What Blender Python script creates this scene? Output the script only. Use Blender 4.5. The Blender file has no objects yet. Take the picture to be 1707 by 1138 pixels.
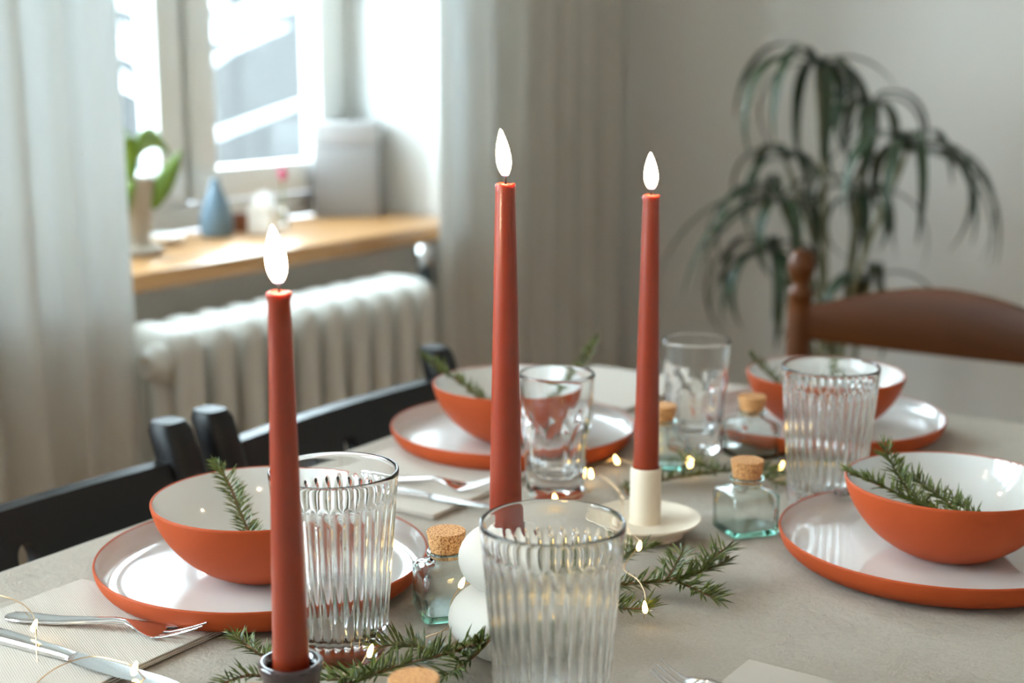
import bpy, bmesh, math, random
from mathutils import Vector, Matrix
random.seed(7)
PI = math.pi
S = bpy.context.scene
COL = S.collection

# ------------------------------------------------------------------ camera, sky, sun, exposure
CAM_Z, TABLE_Z = 1.13, 0.74
PITCH, YAW, FPX = math.radians(11.3), math.radians(33.67), 1707 * 50 / 36
cam = bpy.data.cameras.new('camera'); cam_o = bpy.data.objects.new('camera', cam); COL.objects.link(cam_o)
cam.lens = 50; cam.sensor_width = 36; cam.clip_start = 0.02
cam_o.location = (0, 0, CAM_Z); cam_o.rotation_euler = (PI / 2 - PITCH, 0, YAW)
cam.dof.use_dof = True; cam.dof.focus_distance = 0.97; cam.dof.aperture_fstop = 4.3; cam.dof.aperture_blades = 0
S.camera = cam_o

W = bpy.data.worlds.new('overcast_sky'); S.world = W; W.use_nodes = True
bg = W.node_tree.nodes['Background']; bg.inputs[0].default_value = (0.78, 0.90, 0.97, 1); bg.inputs[1].default_value = 0.42

def add_sun(name, frm, strength, angle, col):
    l = bpy.data.lights.new(name, 'SUN'); l.energy = strength; l.angle = math.radians(angle); l.color = col
    o = bpy.data.objects.new(name, l); COL.objects.link(o)
    o.rotation_euler = Vector(frm).to_track_quat('Z', 'Y').to_euler(); o.location = Vector(frm) * 8
    return o
add_sun('overcast_daylight_offscreen', (-1.0, -0.22, 0.38), 39.0, 150, (0.78, 0.91, 1.0))

vs = S.view_settings
vs.view_transform = 'Standard'; vs.look = 'None'; vs.gamma = 1.0; vs.exposure = 0.85; vs.use_curve_mapping = False
cy = S.cycles
cy.use_denoising = True; cy.max_bounces = 14; cy.transmission_bounces = 14; cy.glossy_bounces = 5; cy.diffuse_bounces = 5
cy.transparent_max_bounces = 16; cy.sample_clamp_indirect = 6.0; cy.blur_glossy = 0.3

# ------------------------------------------------------------------ pixel helpers (pixel -> direction; depth from what it touches)
cp, sp_, cyw, syw = math.cos(PITCH), math.sin(PITCH), math.cos(YAW), math.sin(YAW)
def ray(px, py):
    u, v = px - 853.5, 569.0 - py
    X, Y, Z = u, FPX * cp + v * sp_, -FPX * sp_ + v * cp
    return Vector((cyw * X - syw * Y, syw * X + cyw * Y, Z))
def onz(px, py, z):
    d = ray(px, py); t = (z - CAM_Z) / d.z
    return Vector((d.x * t, d.y * t, z))
def onx(px, py, x):
    d = ray(px, py); t = x / d.x
    return Vector((x, d.y * t, CAM_Z + d.z * t))
def ony(px, py, y):
    d = ray(px, py); t = y / d.y
    return Vector((d.x * t, y, CAM_Z + d.z * t))
def tab(px, py, h=0.0): return onz(px, py, TABLE_Z + h)

# ------------------------------------------------------------------ materials
def lin(c):
    return tuple(((v / 255) / 12.92 if v / 255 <= 0.04045 else ((v / 255 + 0.055) / 1.055) ** 2.4) for v in c)
MATS = {}
def mat(name, rgb, rough=0.5, metal=0.0, spec=0.5, sss=0.0, sssr=(1, .3, .1), ssss=0.01, trans=0.0, ior=1.45, coat=0.0, var=0.0, vscale=30, bump=0.0, bscale=200, bdist=0.001, stretch=(1, 1, 1), emit=None, estr=0, sheen=0.0, rgb2=None):
    m = bpy.data.materials.new(name); m.use_nodes = True; MATS[name] = m
    nt = m.node_tree; b = nt.nodes['Principled BSDF']
    c = (*rgb, 1)
    b.inputs['Base Color'].default_value = c
    b.inputs['Roughness'].default_value = rough; b.inputs['Metallic'].default_value = metal
    b.inputs['Specular IOR Level'].default_value = spec; b.inputs['IOR'].default_value = ior
    b.inputs['Transmission Weight'].default_value = trans; b.inputs['Coat Weight'].default_value = coat
    b.inputs['Sheen Weight'].default_value = sheen
    if sss:
        b.inputs['Subsurface Weight'].default_value = sss; b.inputs['Subsurface Radius'].default_value = sssr; b.inputs['Subsurface Scale'].default_value = ssss
    if emit:
        b.inputs['Emission Color'].default_value = (*emit, 1); b.inputs['Emission Strength'].default_value = estr
    if var or bump:
        tc = nt.nodes.new('ShaderNodeTexCoord'); mp = nt.nodes.new('ShaderNodeMapping'); mp.inputs['Scale'].default_value = stretch
        nt.links.new(tc.outputs['Object'], mp.inputs[0])
        if var:
            n = nt.nodes.new('ShaderNodeTexNoise'); n.inputs['Scale'].default_value = vscale; n.inputs['Detail'].default_value = 5
            nt.links.new(mp.outputs[0], n.inputs['Vector'])
            r = nt.nodes.new('ShaderNodeMix'); r.data_type = 'RGBA'
            lo = rgb2 if rgb2 else tuple(v * (1 - var) for v in rgb)
            mr = nt.nodes.new('ShaderNodeMapRange'); mr.inputs[1].default_value = 0.35; mr.inputs[2].default_value = 0.65
            nt.links.new(n.outputs['Fac'], mr.inputs[0]); nt.links.new(mr.outputs[0], r.inputs['Factor'])
            r.inputs['A'].default_value = (*lo, 1); r.inputs['B'].default_value = c
            nt.links.new(r.outputs['Result'], b.inputs['Base Color'])
        if bump:
            n2 = nt.nodes.new('ShaderNodeTexNoise'); n2.inputs['Scale'].default_value = bscale; n2.inputs['Detail'].default_value = 4
            nt.links.new(mp.outputs[0], n2.inputs['Vector'])
            bp = nt.nodes.new('ShaderNodeBump'); bp.inputs['Strength'].default_value = bump; bp.inputs['Distance'].default_value = bdist
            nt.links.new(n2.outputs['Fac'], bp.inputs['Height']); nt.links.new(bp.outputs[0], b.inputs['Normal'])
    return m

mat('wall', lin((214, 209, 201)), 0.9, var=0.05, vscale=1.5, bump=0.1, bscale=60)
mat('floor_wood', lin((192, 130, 70)), 0.45, var=0.35, vscale=6, stretch=(1, .12, 1))
mat('ceiling', lin((235, 230, 222)), 0.9)
mat('white_paint', lin((206, 207, 205)), 0.45)
mat('sill_wood', lin((196, 146, 92)), 0.35, var=0.25, vscale=14, stretch=(1, .08, 1), coat=0.3)
mat('radiator_white', lin((206, 204, 196)), 0.4)
mat('chrome', lin((200, 200, 200)), 0.15, metal=1)
mat('black_wood', (0.006, 0.006, 0.007), 0.42, spec=0.35)
mat('brown_wood', lin((94, 50, 16)), 0.42, var=0.5, vscale=10, stretch=(.15, 1, 1), spec=0.3)
mat('terracotta', lin((176, 74, 32)), 0.62, var=0.07, vscale=25, bump=0.08, bscale=400, bdist=0.0004, spec=0.3)
mat('glaze', lin((218, 217, 214)), 0.12, coat=0.6, sss=0.1, sssr=(.01, .008, .006), ssss=0.3)
mat('wax', lin((142, 48, 18)), 0.36, sss=0.75, sssr=(1.0, 0.35, 0.16), ssss=0.010, coat=0.15, var=0.06, vscale=40)
mat('wick', (0.01, 0.008, 0.008), 0.9)
mat('dark_ceramic', lin((52, 30, 30)), 0.12, coat=0.8)
mat('beige_ceramic', lin((226, 212, 190)), 0.55, var=0.04, vscale=60)
mat('white_stone', lin((240, 236, 228)), 0.8, bump=0.12, bscale=700, bdist=0.0004)
mat('clear_glass', (0.985, 0.99, 0.985), 0.0, trans=1.0, ior=1.47)
mat('aqua_glass', (0.985, 0.995, 0.99), 0.0, trans=1.0, ior=1.48)
mat('steel', (0.78, 0.78, 0.78), 0.16, metal=1)
mat('needle', lin((104, 112, 42)), 0.45, var=0.5, vscale=300, rgb2=lin((56, 72, 28)))
mat('twig_bark', lin((120, 76, 44)), 0.8, var=0.3, vscale=200)
mat('copper_wire', lin((206, 168, 122)), 0.3, metal=0.8)
mat('led', (1, .8, .4), 0.3, emit=(1.0, 0.66, 0.22), estr=9)
mat('table_wood', lin((150, 110, 76)), 0.5, var=0.3, vscale=8, stretch=(1, .1, 1))
mat('plant_leaf', lin((50, 64, 42)), 0.42, var=0.35, vscale=9)
mat('plant_stem', lin((112, 108, 78)), 0.7, var=0.3, vscale=40)
mat('pot_clay', lin((196, 188, 176)), 0.7, var=0.1, vscale=20)
mat('soil', lin((50, 38, 28)), 0.95, bump=0.5, bscale=120, bdist=0.004)
mat('orchid_leaf', lin((118, 146, 52)), 0.4, var=0.25, vscale=20)
mat('grey_pot', lin((176, 166, 152)), 0.7)
mat('blue_vase', lin((106, 130, 148)), 0.4, var=0.25, vscale=20)
mat('dark_slate', lin((54, 62, 66)), 0.5)
mat('brown_pot', lin((116, 66, 40)), 0.4)
mat('white_gloss', lin((240, 240, 238)), 0.3)
mat('magenta', lin((196, 70, 110)), 0.5)
mat('speaker_grey', lin((140, 138, 138)), 0.8, bump=0.2, bscale=900, bdist=0.0005)
mat('speaker_top', lin((156, 153, 152)), 0.6)
mat('snow', lin((236, 240, 244)), 0.8)
mat('bark_far', lin((150, 146, 142)), 0.9)
mat('facade', lin((214, 212, 206)), 0.9)
mat('facade_glass', lin((120, 132, 142)), 0.2)

def cork_mat():
    m = mat('cork', lin((206, 152, 98)), 0.85); nt = m.node_tree; b = nt.nodes['Principled BSDF']
    tc = nt.nodes.new('ShaderNodeTexCoord')
    v = nt.nodes.new('ShaderNodeTexVoronoi'); v.inputs['Scale'].default_value = 420; nt.links.new(tc.outputs['Object'], v.inputs['Vector'])
    n = nt.nodes.new('ShaderNodeTexNoise'); n.inputs['Scale'].default_value = 750; n.inputs['Detail'].default_value = 4; nt.links.new(tc.outputs['Object'], n.inputs['Vector'])
    cr = nt.nodes.new('ShaderNodeValToRGB'); cr.color_ramp.elements[0].position = 0.40; cr.color_ramp.elements[0].color = (*lin((150, 92, 48)), 1)
    cr.color_ramp.elements[1].position = 0.52; cr.color_ramp.elements[1].color = (*lin((222, 168, 112)), 1)
    nt.links.new(n.outputs['Fac'], cr.inputs[0])
    mx = nt.nodes.new('ShaderNodeMix'); mx.data_type = 'RGBA'; mx.blend_type = 'MULTIPLY'; mx.inputs['Factor'].default_value = 0.0
    nt.links.new(cr.outputs[0], mx.inputs['A']); nt.links.new(v.outputs['Color'], mx.inputs['B']); nt.links.new(mx.outputs['Result'], b.inputs['Base Color'])
    bp = nt.nodes.new('ShaderNodeBump'); bp.inputs['Strength'].default_value = 0.4; bp.inputs['Distance'].default_value = 0.0006
    nt.links.new(n.outputs['Fac'], bp.inputs['Height']); nt.links.new(bp.outputs[0], b.inputs['Normal'])
cork_mat()
def tint_glass():
    nt = MATS['aqua_glass'].node_tree; va = nt.nodes.new('ShaderNodeVolumeAbsorption'); va.inputs['Color'].default_value = (0.35, 0.92, 0.80, 1); va.inputs['Density'].default_value = 32
    nt.links.new(va.outputs[0], nt.nodes['Material Output'].inputs['Volume'])
tint_glass()

def linen_mat():
    m = mat('linen', lin((222, 208, 192)), 0.92, spec=0.15, sheen=0.15); nt = m.node_tree; b = nt.nodes['Principled BSDF']
    tc = nt.nodes.new('ShaderNodeTexCoord')
    n1 = nt.nodes.new('ShaderNodeTexNoise'); n1.inputs['Scale'].default_value = 85; n1.inputs['Detail'].default_value = 9; n1.inputs['Roughness'].default_value = 0.7; n1.inputs['Distortion'].default_value = 0.35
    n2 = nt.nodes.new('ShaderNodeTexNoise'); n2.inputs['Scale'].default_value = 420; n2.inputs['Detail'].default_value = 3
    w1 = nt.nodes.new('ShaderNodeTexWave'); w1.inputs['Scale'].default_value = 330; w1.inputs['Distortion'].default_value = 1.5; w1.inputs['Detail'].default_value = 1; w1.bands_direction = 'X'
    w2 = nt.nodes.new('ShaderNodeTexWave'); w2.inputs['Scale'].default_value = 330; w2.inputs['Distortion'].default_value = 1.5; w2.inputs['Detail'].default_value = 1; w2.bands_direction = 'Y'
    for n in (n1, n2, w1, w2): nt.links.new(tc.outputs['Object'], n.inputs['Vector'])
    def math_(op, a, bb):
        k = nt.nodes.new('ShaderNodeMath'); k.operation = op
        for i, v in enumerate((a, bb)):
            if isinstance(v, (int, float)): k.inputs[i].default_value = v
            else: nt.links.new(v, k.inputs[i])
        return k.outputs[0]
    h = math_('ADD', math_('MULTIPLY', n1.outputs['Fac'], 1.0), math_('MULTIPLY', math_('ADD', w1.outputs['Fac'], w2.outputs['Fac']), 0.035))
    h = math_('ADD', h, math_('MULTIPLY', n2.outputs['Fac'], 0.12))
    bp = nt.nodes.new('ShaderNodeBump'); bp.inputs['Strength'].default_value = 0.9; bp.inputs['Distance'].default_value = 0.006
    nt.links.new(h, bp.inputs['Height']); nt.links.new(bp.outputs[0], b.inputs['Normal'])
    cr = nt.nodes.new('ShaderNodeMix'); cr.data_type = 'RGBA'; cr.inputs['A'].default_value = (*lin((180, 168, 152)), 1); cr.inputs['B'].default_value = (*lin((206, 196, 182)), 1)
    nt.links.new(n2.outputs['Fac'], cr.inputs['Factor']); nt.links.new(cr.outputs['Result'], b.inputs['Base Color'])
linen_mat()

def napkin_mat(name, c1, c2):
    m = mat(name, c1, 0.9, spec=0.15); nt = m.node_tree; b = nt.nodes['Principled BSDF']
    tc = nt.nodes.new('ShaderNodeTexCoord')
    w = nt.nodes.new('ShaderNodeTexWave'); w.inputs['Scale'].default_value = 290; w.bands_direction = 'DIAGONAL'; w.inputs['Distortion'].default_value = 0.2
    mp = nt.nodes.new('ShaderNodeMapping'); mp.inputs['Rotation'].default_value = (0, 0, math.radians(-20)); mp.inputs['Scale'].default_value = (1, 1, 0)
    nt.links.new(tc.outputs['Object'], mp.inputs[0]); nt.links.new(mp.outputs[0], w.inputs['Vector'])
    mx = nt.nodes.new('ShaderNodeMix'); mx.data_type = 'RGBA'; mx.inputs['A'].default_value = (*c2, 1); mx.inputs['B'].default_value = (*c1, 1)
    nt.links.new(w.outputs['Fac'], mx.inputs['Factor']); nt.links.new(mx.outputs['Result'], b.inputs['Base Color'])
    bp = nt.nodes.new('ShaderNodeBump'); bp.inputs['Strength'].default_value = 0.25; bp.inputs['Distance'].default_value = 0.0006
    nt.links.new(w.outputs['Fac'], bp.inputs['Height']); nt.links.new(bp.outputs[0], b.inputs['Normal'])
napkin_mat('napkin', lin((206, 198, 188)), lin((184, 174, 162)))
mat('napkin_edge', lin((176, 120, 70)), 0.9)

def curtain_mat(nm, dc):
    m = bpy.data.materials.new(nm); MATS[nm] = m; m.use_nodes = True; nt = m.node_tree; nt.nodes.clear()
    o = nt.nodes.new('ShaderNodeOutputMaterial'); d = nt.nodes.new('ShaderNodeBsdfDiffuse'); t = nt.nodes.new('ShaderNodeBsdfTranslucent'); mx = nt.nodes.new('ShaderNodeMixShader')
    d.inputs[0].default_value = (*lin(dc), 1); t.inputs[0].default_value = (*lin((198, 203, 205)), 1); mx.inputs[0].default_value = 0.44
    nt.links.new(d.outputs[0], mx.inputs[1]); nt.links.new(t.outputs[0], mx.inputs[2]); nt.links.new(mx.outputs[0], o.inputs[0])
    tc = nt.nodes.new('ShaderNodeTexCoord'); n = nt.nodes.new('ShaderNodeTexNoise'); n.inputs['Scale'].default_value = 300
    nt.links.new(tc.outputs['Object'], n.inputs['Vector']); bp = nt.nodes.new('ShaderNodeBump'); bp.inputs['Strength'].default_value = 0.15; bp.inputs['Distance'].default_value = 0.001
    nt.links.new(n.outputs['Fac'], bp.inputs['Height']); nt.links.new(bp.outputs[0], d.inputs['Normal'])
curtain_mat('curtain', (238, 231, 219))

def pane_mat():
    m = bpy.data.materials.new('window_glass'); MATS['window_glass'] = m; m.use_nodes = True; nt = m.node_tree; nt.nodes.clear()
    o = nt.nodes.new('ShaderNodeOutputMaterial'); t = nt.nodes.new('ShaderNodeBsdfTransparent'); g = nt.nodes.new('ShaderNodeBsdfGlossy'); mx = nt.nodes.new('ShaderNodeMixShader')
    t.inputs[0].default_value = (0.93, 0.96, 0.96, 1); g.inputs['Roughness'].default_value = 0.02; mx.inputs[0].default_value = 0.06
    nt.links.new(t.outputs[0], mx.inputs[1]); nt.links.new(g.outputs[0], mx.inputs[2]); nt.links.new(mx.outputs[0], o.inputs[0])
pane_mat()

def flame_mat():
    m = bpy.data.materials.new('flame'); MATS['flame'] = m; m.use_nodes = True; nt = m.node_tree; nt.nodes.clear()
    o = nt.nodes.new('ShaderNodeOutputMaterial'); e = nt.nodes.new('ShaderNodeEmission'); t = nt.nodes.new('ShaderNodeBsdfTransparent'); mx = nt.nodes.new('ShaderNodeMixShader')
    tc = nt.nodes.new('ShaderNodeTexCoord'); sx = nt.nodes.new('ShaderNodeSeparateXYZ'); nt.links.new(tc.outputs['Generated'], sx.inputs[0])
    cr = nt.nodes.new('ShaderNodeValToRGB'); cr.color_ramp.elements[0].position = 0.0; cr.color_ramp.elements[0].color = (0.35, 0.30, 0.55, 1)
    cr.color_ramp.elements[1].position = 0.30; cr.color_ramp.elements[1].color = (1.0, 0.80, 0.52, 1)
    k = cr.color_ramp.elements.new(0.14); k.color = (0.9, 0.5, 0.25, 1)
    st = nt.nodes.new('ShaderNodeMapRange'); st.inputs[1].default_value = 0.05; st.inputs[2].default_value = 0.4; st.inputs[3].default_value = 0.6; st.inputs[4].default_value = 150.0
    al = nt.nodes.new('ShaderNodeMapRange'); al.inputs[1].default_value = 0.0; al.inputs[2].default_value = 0.25; al.inputs[3].default_value = 0.25; al.inputs[4].default_value = 0.97
    nt.links.new(sx.outputs['Z'], cr.inputs[0]); nt.links.new(sx.outputs['Z'], st.inputs[0]); nt.links.new(sx.outputs['Z'], al.inputs[0])
    nt.links.new(cr.outputs[0], e.inputs[0]); nt.links.new(st.outputs[0], e.inputs[1]); nt.links.new(al.outputs[0], mx.inputs[0])
    nt.links.new(t.outputs[0], mx.inputs[1]); nt.links.new(e.outputs[0], mx.inputs[2]); nt.links.new(mx.outputs[0], o.inputs[0])
flame_mat()

# ------------------------------------------------------------------ mesh helpers
def mesh(name, vs_, fs, smooth=True, sharp=None):
    me = bpy.data.meshes.new(name); me.from_pydata([tuple(v) for v in vs_], [], fs); me.update()
    if smooth:
        me.polygons.foreach_set('use_smooth', [True] * len(me.polygons))
        if sharp is not None:
            me.set_sharp_from_angle(angle=math.radians(sharp))
    return me
def obj(name, me, m, parent=None, loc=None, rot=None):
    o = bpy.data.objects.new(name, me); COL.objects.link(o)
    if m and not me.materials: me.materials.append(MATS[m])
    if parent: o.parent = parent
    if loc is not None: o.location = loc
    if rot is not None: o.rotation_euler = rot
    return o
def tag(o, label, cat, group=None):
    o['label'] = label; o['category'] = cat
    if group: o['group'] = group
    return o
def thing(name, label, cat, loc=(0, 0, 0), rotz=0.0, group=None):
    o = bpy.data.objects.new(name, None); COL.objects.link(o); o.empty_display_size = 0.05
    o.location = loc; o.rotation_euler = (0, 0, rotz)
    return tag(o, label, cat, group)
def struct(o): o['kind'] = 'structure'; return o

class MB:
    def __init__(s): s.v = []; s.f = []
    def add(s, vs_, fs, M=None):
        n = len(s.v); s.v += [(M @ Vector(v)) if M else Vector(v) for v in vs_]; s.f += [tuple(i + n for i in f) for f in fs]; return s
    def box(s, x0, x1, y0, y1, z0, z1, M=None):
        v = [(x, y, z) for z in (z0, z1) for y in (y0, y1) for x in (x0, x1)]
        return s.add(v, [(0, 2, 3, 1), (4, 5, 7, 6), (0, 1, 5, 4), (2, 6, 7, 3), (0, 4, 6, 2), (1, 3, 7, 5)], M)
    def lathe(s, prof, seg=48, M=None, close=False):
        v = []; f = []; rings = []
        for r, z in prof:
            if r < 1e-7: rings.append([len(v)]); v.append((0, 0, z))
            else:
                rings.append(list(range(len(v), len(v) + seg)))
                v += [(r * math.cos(2 * PI * k / seg), r * math.sin(2 * PI * k / seg), z) for k in range(seg)]
        pairs = list(zip(rings, rings[1:])) + ([(rings[-1], rings[0])] if close else [])
        for a, b in pairs:
            for k in range(seg):
                k2 = (k + 1) % seg
                if len(a) == 1 and len(b) == 1: continue
                if len(a) == 1: f.append((a[0], b[k2], b[k]))
                elif len(b) == 1: f.append((a[k], a[k2], b[0]))
                else: f.append((a[k], a[k2], b[k2], b[k]))
        return s.add(v, f, M)
    def tube(s, pts, rad, seg=8, caps=True):
        pts = [Vector(p) for p in pts]; n = len(pts); rad = rad if isinstance(rad, (list, tuple)) else [rad] * n
        v = []; f = []; up = Vector((0, 0, 1)); pn = None
        for i, p in enumerate(pts):
            t = (pts[min(i + 1, n - 1)] - pts[max(i - 1, 0)]).normalized()
            if pn is None:
                a = up if abs(t.z) < 0.9 else Vector((1, 0, 0)); pn = (a - t * a.dot(t)).normalized()
            else:
                pn = (pn - t * pn.dot(t)).normalized()
            q = t.cross(pn)
            v += [p + rad[i] * (pn * math.cos(2 * PI * k / seg) + q * math.sin(2 * PI * k / seg)) for k in range(seg)]
        for i in range(n - 1):
            for k in range(seg):
                a = i * seg + k; b = i * seg + (k + 1) % seg
                f.append((a, b, b + seg, a + seg))
        if caps:
            f.append(tuple(reversed(range(seg)))); f.append(tuple(range((n - 1) * seg, n * seg)))
        return s.add(v, f)
    def loft(s, rings, close_ends=True):
        m = len(rings[0]); v = [p for r in rings for p in r]; f = []
        for i in range(len(rings) - 1):
            for k in range(m):
                a = i * m + k; b = i * m + (k + 1) % m
                f.append((a, b, b + m, a + m))
        if close_ends:
            f.append(tuple(reversed(range(m)))); f.append(tuple(range((len(rings) - 1) * m, len(rings) * m)))
        return s.add(v, f)
    def build(s, name, m, parent=None, smooth=True, sharp=40, bevel=0.0, loc=None, rot=None, segs=2):
        me = mesh(name, s.v, s.f, False)
        if bevel:
            bm = bmesh.new(); bm.from_mesh(me)
            bmesh.ops.recalc_face_normals(bm, faces=bm.faces)
            es = [e for e in bm.edges if len(e.link_faces) == 2 and e.calc_face_angle(0) > math.radians(35)]
            bmesh.ops.bevel(bm, geom=es, offset=bevel, segments=segs, affect='EDGES', profile=0.5, clamp_overlap=True)
            bm.to_mesh(me); bm.free()
        if smooth:
            me.polygons.foreach_set('use_smooth', [True] * len(me.polygons)); me.set_sharp_from_angle(angle=math.radians(sharp))
        return obj(name, me, m, parent, loc, rot)

def smoothpath(pts, n=8):
    pts = [Vector(p) for p in pts]; out = []
    for i in range(len(pts) - 1):
        p0, p1, p2, p3 = pts[max(i - 1, 0)], pts[i], pts[i + 1], pts[min(i + 2, len(pts) - 1)]
        for k in range(n):
            t = k / n
            out.append(0.5 * ((2 * p1) + (p2 - p0) * t + (2 * p0 - 5 * p1 + 4 * p2 - p3) * t * t + (3 * p1 - p0 - 3 * p2 + p3) * t ** 3))
    out.append(pts[-1]); return out
def copy_tree(o, parent=None):
    c = o.copy(); COL.objects.link(c); c.parent = parent
    for ch in list(o.children): copy_tree(ch, c)
    return c

# ------------------------------------------------------------------ room shell
WX = -1.77            # inner face of the window wall
WO = -2.16            # outer face
BY = 3.0             # back wall
CEIL = 2.55
RX, NY = 2.2, -2.4    # right wall, near wall
SILL_Z = 0.80
WIN_TOP = 2.30
W1 = (1.00, 2.42); W2 = (-1.90, 0.42)

b = MB().box(WO, RX, NY, BY + 0.12, -0.12, 0); struct(b.build('floor', 'floor_wood', smooth=False))
# floor boards near the visible strip are hidden by table and curtain
b = MB().box(WO, RX + .1, NY - .1, BY + 0.12, CEIL, CEIL + 0.1); struct(b.build('ceiling', 'ceiling', smooth=False))
wl = MB()
wl.box(WO, WX, NY, W2[0], 0, CEIL); wl.box(WO, WX, W2[0], W2[1], 0, SILL_Z - .03); wl.box(WO, WX, W2[0], W2[1], WIN_TOP, CEIL)
wl.box(WO, WX, W2[1], W1[0], 0, CEIL); wl.box(WO, WX, W1[0], W1[1], 0, SILL_Z - .03); wl.box(WO, WX, W1[0], W1[1], WIN_TOP, CEIL)
wl.box(WO, WX, W1[1], BY + .12, 0, CEIL)
struct(wl.build('wall_left', 'wall', smooth=False))
struct(MB().box(WX, RX + .1, BY, BY + .12, 0, CEIL).build('wall_back', 'wall', smooth=False))
struct(MB().box(RX, RX + .1, NY - .1, BY, 0, CEIL).build('wall_right', 'wall', smooth=False))
struct(MB().box(WO, RX, NY - .1, NY, 0, CEIL).build('wall_near', 'wall', smooth=False))
struct(MB().box(WX, RX, BY - .016, BY, 0, 0.09).build('baseboard_back', 'white_paint', smooth=False, bevel=.003))

for k, (y0, y1) in enumerate((W1, W2)):
    tr = MB(); tr.box(WO + .06, WX + .001, y1 - .004, y1, SILL_Z, WIN_TOP); tr.box(WO + .06, WX + .001, y0, y0 + .004, SILL_Z, WIN_TOP); tr.box(WO + .06, WX + .001, y0, y1, WIN_TOP - .004, WIN_TOP)
    struct(tr.build('trim_%d' % (k + 1), 'white_paint', smooth=False))

def make_window(name, a0, a1, n):
    w = bpy.data.objects.new(name, None); COL.objects.link(w); struct(w); w.location = (WO + 0.05, (a0 + a1) / 2, SILL_Z)
    L = a1 - a0; H = WIN_TOP - SILL_Z; h0 = -L / 2
    def fr(nm, x0, x1, y0, y1, z0, z1, m='white_paint', bev=.004, par=w): return MB().box(x0, x1, y0, y1, z0, z1).build(nm, m, par, bevel=bev)
    T = 0.045
    fr('frame_rail', 0, .07, h0, -h0, 0, .05); fr('frame_rail', 0, .07, h0, -h0, H - .05, H)
    fr('frame_post', 0, .07, h0, h0 + T, .05, H - .05); fr('frame_post', 0, .07, -h0 - T, -h0, .05, H - .05)
    inner = L - 2 * T; sw = inner / n
    for i in range(n):
        y0 = h0 + T + i * sw; y1 = y0 + sw
        if i: fr('mullion', -.005, .06, y0 - .02, y0 + .02, .05, H - .05)
        y0 += (.012 if i else .002); y1 -= (.012 if i < n - 1 else .002); q = .062
        e = MB()
        e.box(.03, .085, y0, y1, .055, .055 + q); e.box(.03, .085, y0, y1, H - .055 - q, H - .055)
        e.box(.03, .085, y0, y0 + q, .055 + q, H - .055 - q); e.box(.03, .085, y1 - q, y1, .055 + q, H - .055 - q)
        s_ = e.build('sash', 'white_paint', w, bevel=.005)
        p = MB().box(.05, .054, y0 + q, y1 - q, .055 + q, H - .055 - q).build('pane', 'window_glass', s_, smooth=False)
    hd = MB(); hd.box(.085, .10, -.012, .012, -.035, .035); hd.box(.10, .115, -.008, .008, -.09, .012)
    hd.build('window_handle', 'chrome', w, bevel=.003, loc=(0, h0 + T + sw * (n - 1) + .03, .62))
    sl = MB().box(.07, WX - WO - .05 + .07, h0 - (0.05 if a0 < 0 else 0.05), -h0 - .002, -.032, 0).build('window_sill', 'sill_wood', w, bevel=.005)
    return w
make_window('window_1', W1[0], W1[1], 3)
make_window('window_2_unseen', W2[0], W2[1], 3)  # unseen second window, added so daylight from the left reaches the near table

# ------------------------------------------------------------------ outside, seen blurred through the panes
def bare_tree(label, loc, h, seed):
    rnd = random.Random(seed); t = thing('snowy_tree', label, 'tree', loc)
    tr = MB(); tr.tube([(0, 0, 0), (.05, .02, h * .4), (-.03, .05, h * .75), (0, 0, h)], [.16, .12, .07, .02], 8); tr.build('trunk', 'bark_far', t)
    cr = MB()
    for k in range(46):
        z = h * (.25 + .72 * rnd.random()); a = rnd.random() * 2 * PI; L = (h - z) * .45 + .5
        p0 = Vector((0, 0, z)); p1 = p0 + Vector((math.cos(a), math.sin(a), .35)) * L * .6; p2 = p1 + Vector((math.cos(a + .5), math.sin(a + .5), .25)) * L * .4
        cr.tube([p0, p1, p2], [.05, .03, .012], 5)
        for q in range(3):
            bb = a + rnd.uniform(-1, 1); cr.tube([p1, p1 + Vector((math.cos(bb), math.sin(bb), .4)) * L * .35], [.025, .008], 4)
    cr.build('branches', 'snow', t)
MB().box(-40, WO - .3, -25, 50, -3.3, -3.2).build('snowy_ground', 'snow', smooth=False)
struct(bpy.data.objects['snowy_ground'])
bare_tree('bare frosted tree with spreading branches outside the window', (-9.2, 8.6, -3.2), 6.5, 3)

# ------------------------------------------------------------------ curtains
def curtain(label, y0, y1, x, amp, lam, z0, z1, seed, flare=0.0, cm='curtain'):
    rnd = random.Random(seed); t = []
    nu = int((y1 - y0) / 0.006) + 1; nv = 26; v = []; f = []
    ph = [rnd.random() * 6 for _ in range(4)]
    for j in range(nv + 1):
        z = z0 + (z1 - z0) * j / nv; g = j / nv
        for i in range(nu + 1):
            s = i / nu; y = y0 + (y1 - y0) * s
            w = 2 * PI * (y - y0) / lam + 1.0 * math.sin(7 * (y - y0) + ph[0]) + .25 * math.sin(2.2 * z + ph[1])
            k = amp * (.75 + .45 * math.sin(9 * (y - y0) + ph[2]))
            xx = x + k * (math.sin(w) + .25 * math.sin(2.3 * w + ph[3] + z)) * (1.0 - .25 * g)
            yy = y + .3 * k * math.cos(w) * 1.2 + flare * (1 - g) * (s)
            v.append((xx, yy, z))
    for j in range(nv):
        for i in range(nu):
            a = j * (nu + 1) + i; f.append((a, a + 1, a + nu + 2, a + nu + 1))
    me = mesh('curtain', v, f); o = obj('curtain', me, cm)
    md = o.modifiers.new('hem', 'SOLIDIFY'); md.thickness = 0.0008
    return tag(o, label, 'curtain')
curtain('sheer white linen curtain hanging beside the end plug of the radiator', 0.80, 1.425, -1.625, .020, .085, .015, CEIL, 5)
curtain('white linen curtain gathered between the window sill and the room corner', 2.225, 2.93, -1.655, .024, .115, .015, CEIL, 11)

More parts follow.
